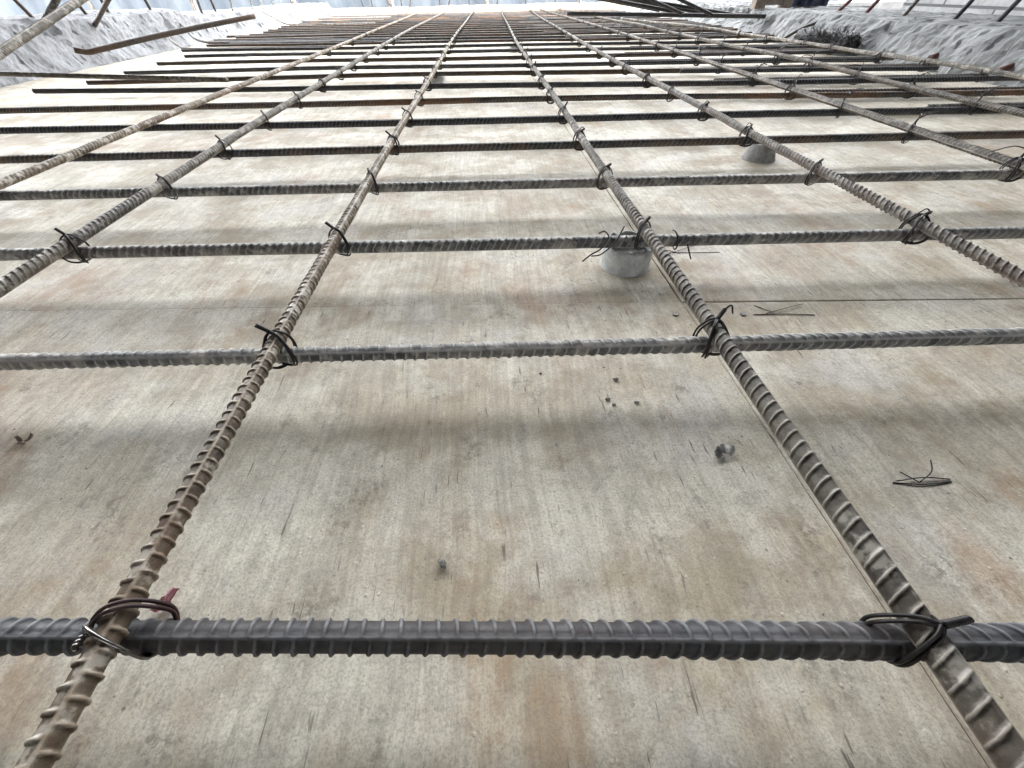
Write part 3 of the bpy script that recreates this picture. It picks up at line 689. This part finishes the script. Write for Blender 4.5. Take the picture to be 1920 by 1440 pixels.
# ------------------------------------------------------------------ concrete edges
def rough_wall(name, prof, y0, y1, mat, label, step=.009, amp=.012, seed=0, shiftx=None, topf=None, chips=14):
    """prof: list of (x, z) from foot to back; subdivided; displaced with noise, chips bitten out"""
    P = []
    for (a, b) in zip(prof[:-1], prof[1:]):
        L = math.dist(a, b); m = max(1, int(L / step)) if L < .35 else 6
        for i in range(m): P.append((a[0] + (b[0] - a[0]) * i / m, a[1] + (b[1] - a[1]) * i / m))
    P.append(prof[-1]); ys = np.arange(y0, y1 + step, step * 1.2)
    sgn = 1 if prof[-1][0] < prof[0][0] else -1
    r = random.Random(seed); ch = [(r.uniform(y0, y1), r.uniform(.2, 1.0), r.uniform(.025, .07), r.uniform(.008, .03)) for _ in range(chips)]
    ztop = max(p[1] for p in prof)
    V = []
    for yv in ys:
        sc = topf(yv) if topf else 1
        dx0 = shiftx(yv) if shiftx else 0
        for (x, z) in P:
            zz = z * sc if z > 0 else z
            q = Vector((x * 9 + seed, yv * 9, zz * 9)); d = mn.noise(q) * amp * .7 + mn.noise(q * 3.1) * amp * .55 + mn.noise(q * 8) * amp * .42 + abs(mn.noise(Vector((q.x * 2 + q.z * 3, q.y * 4, q.z)))) * -amp * .6
            for cy, cz, cr, cd in ch:
                dd = math.hypot(yv - cy, (zz - cz * ztop) * 1.3)
                if dd < cr: d -= cd * (1 - (dd / cr) ** 2)
            if z <= 0: d = 0
            V.append((x + dx0 + sgn * d, yv, zz + (d * .5 if zz > ztop * sc * .7 else 0)))
    n = len(P); m = len(ys); i = np.arange(m - 1)[:, None] * n; j = np.arange(n - 1)[None, :]
    F = np.stack([i + j, i + n + j, i + n + j + 1, i + j + 1], -1).reshape(-1, 4)
    if sgn < 0: F = F[:, ::-1]
    caps = [list(range(n)), [(m - 1) * n + q for q in range(n)][::-1]]
    faces = [list(map(int, f)) for f in F] + caps
    o = mesh_obj(name, V, faces, M[mat], smooth=False); tag(o, label, 'concrete edge'); return o
sm = lambda a, b, t: (lambda u: u * u * (3 - 2 * u))(min(1, max(0, (t - a) / (b - a))))
rough_wall('concrete_upstand', [(-1.345, -.02), (-1.35, .004), (-1.368, .03), (-1.392, .085), (-1.41, .119), (-1.47, .127), (-1.80, .128), (-1.80, -.3)], -.5, 5.4, 'wall_l', 'rough chipped white-grey concrete edge along the left side of the deck', seed=3,
           topf=lambda t: 1 - .20 * sm(2.66, 2.76, t) - .12 * sm(2.9, 4.2, t), amp=.012, chips=26)
rough_wall('concrete_upstand', [(1.165, -.02), (1.168, .006), (1.176, .03), (1.19, .066), (1.212, .088), (1.27, .091), (1.60, .088), (1.60, -.3)], .2, 2.16, 'wall_r', 'rough grey concrete edge along the right side near the black bristles', seed=8, amp=.012, chips=10)
rough_wall('concrete_upstand', [(1.19, -.02), (1.20, .006), (1.24, .04), (1.30, .080), (1.34, .087), (1.70, .088), (1.70, -.3)], 2.19, 4.6, 'wall_r', 'far grooved pale concrete edge at right, behind the level black bar', seed=12, amp=.022, chips=26)
def far_curb():
    P = [(0, -.02), (.0, .045), (.02, .058), (.16, .060), (.16, -.3)]; xs = np.arange(-1.9, 1.8, .02); V = []
    for x in xs:
        y0 = 4.55 - .12 * x
        for (dy, z) in P:
            q = Vector((x * 8, dy * 8, z * 12 + 4)); d = .012 * mn.noise(q) + .008 * mn.noise(q * 3)
            V.append((x, y0 + dy + (d if z > 0 else 0), z + (d * .6 if z > 0 else 0)))
    n, m = len(P), len(xs); i = np.arange(m - 1)[:, None] * n; j = np.arange(n - 1)[None, :]
    F = np.stack([i + j, i + n + j, i + n + j + 1, i + j + 1], -1).reshape(-1, 4)
    o = mesh_obj('concrete_curb', V, [list(map(int, f)) for f in F] + [list(range(n))[::-1], [(m - 1) * n + q for q in range(n)]], M['curb']); tag(o, 'beige concrete curb closing the far end of the deck', 'concrete edge')
far_curb()

# starter bars
def starter(base, top, label, group, mat='brown', r=.0055, ext=6.0, full=False):
    b = np.array(base); t = np.array(top); d = (t - b); d /= np.linalg.norm(d); e = b + d * .32 * (1 if ext else 1)
    rebar(np.stack([b - d * .04 + (e - b + d * .04) * s for s in np.linspace(0, 1, 10)]), mat, label, group, name='starter_rebar', cat='starter bar', dense=False, full=full, r0=r)
Ls = [((-1.47, 1.89, .117), (-1.485, 1.88, .17)), ((-1.47, 2.144, .118), (-1.475, 2.14, .144)), ((-1.47, 2.27, .118), (-1.47, 2.268, .163)), ((-1.47, 2.561, .12), (-1.47, 2.557, .158)), ((-1.47, 3.01, .092), (-1.47, 3.02, .149)), ((-1.47, 3.175, .088), (-1.47, 3.169, .147)),
      ((-1.47, 3.392, .085), (-1.47, 3.41, .142)), ((-1.47, 3.698, .084), (-1.47, 3.71, .136)), ((-1.47, 3.885, .083), (-1.47, 3.893, .133)), ((-1.47, 4.079, .080), (-1.47, 4.09, .13)), ((-1.47, 4.279, .08), (-1.47, 4.29, .126)), ((-1.47, 4.522, .078), (-1.47, 4.513, .122))]
for i, (b, t) in enumerate(Ls): starter(b, t, f'dark starter bar standing on the left concrete edge, {ORD[i + 1]} from the left', 'starter bars of the left concrete edge', 'palegrey' if i > 5 else 'brown', r=.0055 if i < 6 else .0045)
starter((-1.481, 1.9, .10), (-1.36, 1.89, .172), 'thick rough starter bar leaning inward behind the rising bar, top left', 'starter bars of the left concrete edge', 'tangrey', r=.0085)
starter((-1.41, 2.06, .098), (-1.20, 1.88, .164), 'reddish starter bar with a rusty foot leaning out of the left concrete edge', 'starter bars of the left concrete edge', 'brown', r=.0062)
fs = [-.945, -.877, -.70, -.62, -.549, -.288, -.215, -.035, .203, .447, .688, .902]
for i, x in enumerate(fs):
    yb = 4.62 - .12 * x + (.04 if i % 2 else 0); lean = [(.02, 0), (.0, 0), (.06, 0), (.0, 0), (-.03, 0), (0, 0), (-.03, 0), (0, 0), (0, 0), (.0, 0), (0, 0), (0, 0)][i][0]
    starter((x, yb, .05), (x - lean, yb, .15), f'thin starter bar on the far end curb, {ORD[i + 1]} from the left', 'starter bars of the far curb', 'brown', r=.004)
Rs = [((1.32, 1.861, .086), (1.345, 1.85, .12)), ((1.32, 1.719, .086), (1.345, 1.718, .122)), ((1.32, 1.554, .085), (1.345, 1.558, .125)), ((1.32, 1.373, .085), (1.345, 1.377, .128)), ((1.32, 1.248, .085), (1.345, 1.251, .131))]
for i, (b, t) in enumerate(Rs): starter(b, t, f'starter bar standing on the right concrete edge, {ORD[5 - i]} from the right', 'starter bars of the right concrete edge', 'redrust' if i in (0, 1) else ('tangrey' if i == 2 else 'dark'), r=.0055)
rebar([(1.07, 1.735, .026), (1.11, 1.75, .042), (1.15, 1.76, .056), (1.20, 1.77, .068), (1.235, 1.775, .08)], 'brown', 'short bent bar poking out of the right concrete edge above the bristles', name='bent_rebar', full=False)
for i, (x, yv, z) in enumerate([(1.172, 1.215, .030), (1.168, 1.02, .028)]):
    straight((x - .004, yv, z - .002), (x + .05, yv + .01, z + .012), 'redrust', ['red rusty bar stub in the foot of the right concrete edge, farther one', 'red rusty bar stub in the foot of the right concrete edge, nearer one'][i], 'rusty stubs in the right concrete edge', name='rebar_stub', full=False, r0=.0065)
# wires hanging on concrete at the curved left end, far away
for i in range(4):
    yb = 3.3 + .33 * i
    rebar([(-1.36 + .01 * i, yb + .25, .085), (-1.27, yb + .16, .062), (-1.17, yb + .06, .034), (-1.05, yb, .029), (-.6, yb - .06, .0285)], 'palegrey', f'far bar with an upturned left end, {ORD[i + 1]} behind the two dark bent ones', 'bent bars by the left concrete edge', name='bent_rebar', full=False, r0=.0045)

# black bristle tuft against the right edge
mb = MB()
for i in range(2400):
    t = rng.random(); x0 = 1.15 - .02 * rng.random(); y0 = 1.72 - .25 * t; z0 = .028 + .012 * rng.random()
    d = np.array([rng.uniform(-.5, .35), rng.uniform(-1, 1), rng.uniform(-.25, .75)]); d /= np.linalg.norm(d); L = rng.uniform(.012, .034)
    p = np.array([x0, y0, z0]); mb.tube(catmull([p, p + d * L * .5 + (0, 0, .003), p + d * L + (0, 0, -.003)], 3), .0009, 3)
V, Q, T = tube(catmull([(1.135, 1.74, .034), (1.145, 1.66, .036), (1.15, 1.57, .034), (1.145, 1.48, .033)], 6), .023, 8); mb.add(V, Q, T)
o = mb.build('bristle_brush', M['black']); tag(o, 'tuft of black bristles lying against the foot of the right concrete edge', 'brush')

# ------------------------------------------------------------------ beyond the edges
mb = MB(); mb.box((-6, 5.0, -.3), (6, 5.6, .0)); 
o = mb.build('far_slab', M['ground'], smooth=False); tag(o, kind='structure')
mb = MB(); mb.box((-9, -1, -.3), (-1.83, 5.0, .03)); o = mb.build('side_slab', M['ground'], smooth=False); tag(o, kind='structure')
root = empty('site_screen', (0, 5.5, 0)); tag(root, 'pale bluish translucent sheeting screen beyond the far end curb', 'screen')
for i in range(9):
    x0 = -4.6 + i * .95; mb = MB(); xs = np.linspace(x0, x0 + .93, 24); n = len(xs); V = []
    for s in (0, .004):
        for x in xs:
            for z in (0.0, .6, 1.15): V.append((x, .02 * math.sin(x * 21) + .01 * math.sin(x * 47) + s, z))
    Q = []
    for s in (0, 1):
        for k in range(n - 1):
            for z in (0, 1):
                q = [s * n * 3 + k * 3 + z, s * n * 3 + (k + 1) * 3 + z, s * n * 3 + (k + 1) * 3 + z + 1, s * n * 3 + k * 3 + z + 1]; Q.append(q if s == 0 else q[::-1])
    mb.add(V, Q); mb.build('sheet_panel', M['hoard'], root)
for i in range(10):
    mb = MB(); mb.box((-4.64 + i * .95, -.03, 0), (-4.61 + i * .95, -.012, 1.2)); mb.build('post', M['palegrey'], root, smooth=False)
# block wall behind right upstand
mb = MB(); mb.box((1.66, .2, -.3), (1.86, 1.98, .62)); o = mb.build('block_wall', M['block'], None, (1.66, .2, 0), smooth=False); tag(o, 'rough grey block wall standing behind the right concrete edge', 'wall')
root = empty('timber_frame', (1.28, 2.3, .088)); tag(root, 'weathered timber frame standing on the right concrete edge', 'timber frame')
for (xa, xb) in ((-.05, -.005), (.075, .115)):
    mb = MB(); mb.box((xa, -.02, -.003), (xb, .02, .5)); mb.build('post', M['timber'], root, smooth=False)
mb = MB(); mb.box((-.004, -.012, .008), (.074, .012, .05)); mb.build('rail', M['timber'], root, smooth=False)
mb = MB(); n = 30; V = []
for s in (0, 1):
    for i in range(n):
        for j in range(8):
            V.append((1.41 + .20 * i / (n - 1) + .012 * math.sin(j), 2.36 + .02 * math.sin(i * .9 + j * .4) + .012 * math.sin(i * 2.1) + s * .004, .086 + .45 * j / 7))
Q = []
for s in (0, 1):
    for i in range(n - 1):
        for j in range(7):
            q = [s * n * 8 + i * 8 + j, s * n * 8 + (i + 1) * 8 + j, s * n * 8 + (i + 1) * 8 + j + 1, s * n * 8 + i * 8 + j + 1]; Q.append(q if s == 0 else q[::-1])
mb.add(V, Q); o = mb.build('hanging_sheet', M['blue']); tag(o, 'dark blue sheet hanging behind the right concrete edge beside the timber frame', 'plastic sheet')

# ------------------------------------------------------------------ the storey above (soffit) that shades the near deck
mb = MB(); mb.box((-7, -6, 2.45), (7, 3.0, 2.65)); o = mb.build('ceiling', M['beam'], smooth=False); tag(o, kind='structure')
mb = MB(); mb.box((-7, -6.2, -.3), (7, -6, 2.2)); o = mb.build('rear_light_blocker', M['beam'], smooth=False); tag(o, 'unseen wall added behind the camera, its top gap left for fill light', 'wall')  # added out of view; kept below the soffit so weak fill enters

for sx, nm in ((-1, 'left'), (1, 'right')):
    mb = MB(); xa, xb = sorted((sx * 5.0, sx * 5.2)); mb.box((xa, -5.99, -.3), (xb, 2.99, 2.445)); o = mb.build('side_light_blocker', M['beam'], smooth=False); tag(o, f'unseen dark wall added to block side light on the {nm} of the deck', 'wall')  # unseen, added so the front sky strip outweighs light from the sides
root = empty('opposite_sky_blocker', (0, 32, -.3)); tag(root, 'unseen plain building added beyond the screen to block the low sky', 'building')  # added out of view to narrow the sky to a strip under the soffit
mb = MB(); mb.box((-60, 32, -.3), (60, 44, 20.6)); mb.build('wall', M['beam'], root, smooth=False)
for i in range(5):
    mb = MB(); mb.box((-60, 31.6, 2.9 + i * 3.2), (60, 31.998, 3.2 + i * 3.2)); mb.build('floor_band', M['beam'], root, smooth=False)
# ------------------------------------------------------------------ camera, light, world
def rot(p, yw, r):
    fwd = np.array([math.sin(yw) * math.cos(p), math.cos(yw) * math.cos(p), -math.sin(p)]); rt = np.array([math.cos(yw), -math.sin(yw), 0]); up = np.cross(rt, fwd)
    return math.cos(r) * rt + math.sin(r) * up, -math.sin(r) * rt + math.cos(r) * up, fwd
rt, up, fw = rot(rad(46), rad(3.1), rad(-1.4))
from mathutils import Matrix
cd = bpy.data.cameras.new('camera'); cam = bpy.data.objects.new('camera', cd); COL.objects.link(cam)
m = Matrix(((rt[0], up[0], -fw[0], CAM[0]), (rt[1], up[1], -fw[1], CAM[1]), (rt[2], up[2], -fw[2], CAM[2]), (0, 0, 0, 1)))
cam.matrix_world = m
cd.sensor_width = 36; cd.lens = 36 * 723 / 1920; cd.clip_start = .005; cd.clip_end = 300
S.camera = cam

EL = rad(74)
w = bpy.data.worlds.new('World'); S.world = w; w.use_nodes = True; nt = w.node_tree; bg = nt.nodes['Background']
sky = nt.nodes.new('ShaderNodeTexSky'); sky.sky_type = 'NISHITA'; sky.sun_disc = False; sky.sun_elevation = EL; sky.sun_rotation = math.pi; sky.air_density = 1.2; sky.dust_density = 1.2; sky.ozone_density = 1
hs = nt.nodes.new('ShaderNodeHueSaturation'); hs.inputs['Saturation'].default_value = .06
nt.links.new(sky.outputs[0], hs.inputs['Color']); nt.links.new(hs.outputs[0], bg.inputs['Color']); bg.inputs['Strength'].default_value = .15
sd = bpy.data.lights.new('sun', 'SUN'); sd.energy = .5; sd.angle = rad(10); sd.color = (1, .985, .95)
sun = bpy.data.objects.new('sun', sd); COL.objects.link(sun); sun.rotation_euler = (math.pi / 2 - EL, 0, 0)   # high and behind: it only reaches the deck beyond the soffit's edge

S.view_settings.view_transform = 'Standard'; S.view_settings.look = 'None'; S.view_settings.gamma = 1; S.view_settings.exposure = 4.3
S.render.engine = 'CYCLES'; S.cycles.use_denoising = True; S.cycles.max_bounces = 5
try: S.cycles.use_adaptive_sampling = False
except Exception: pass
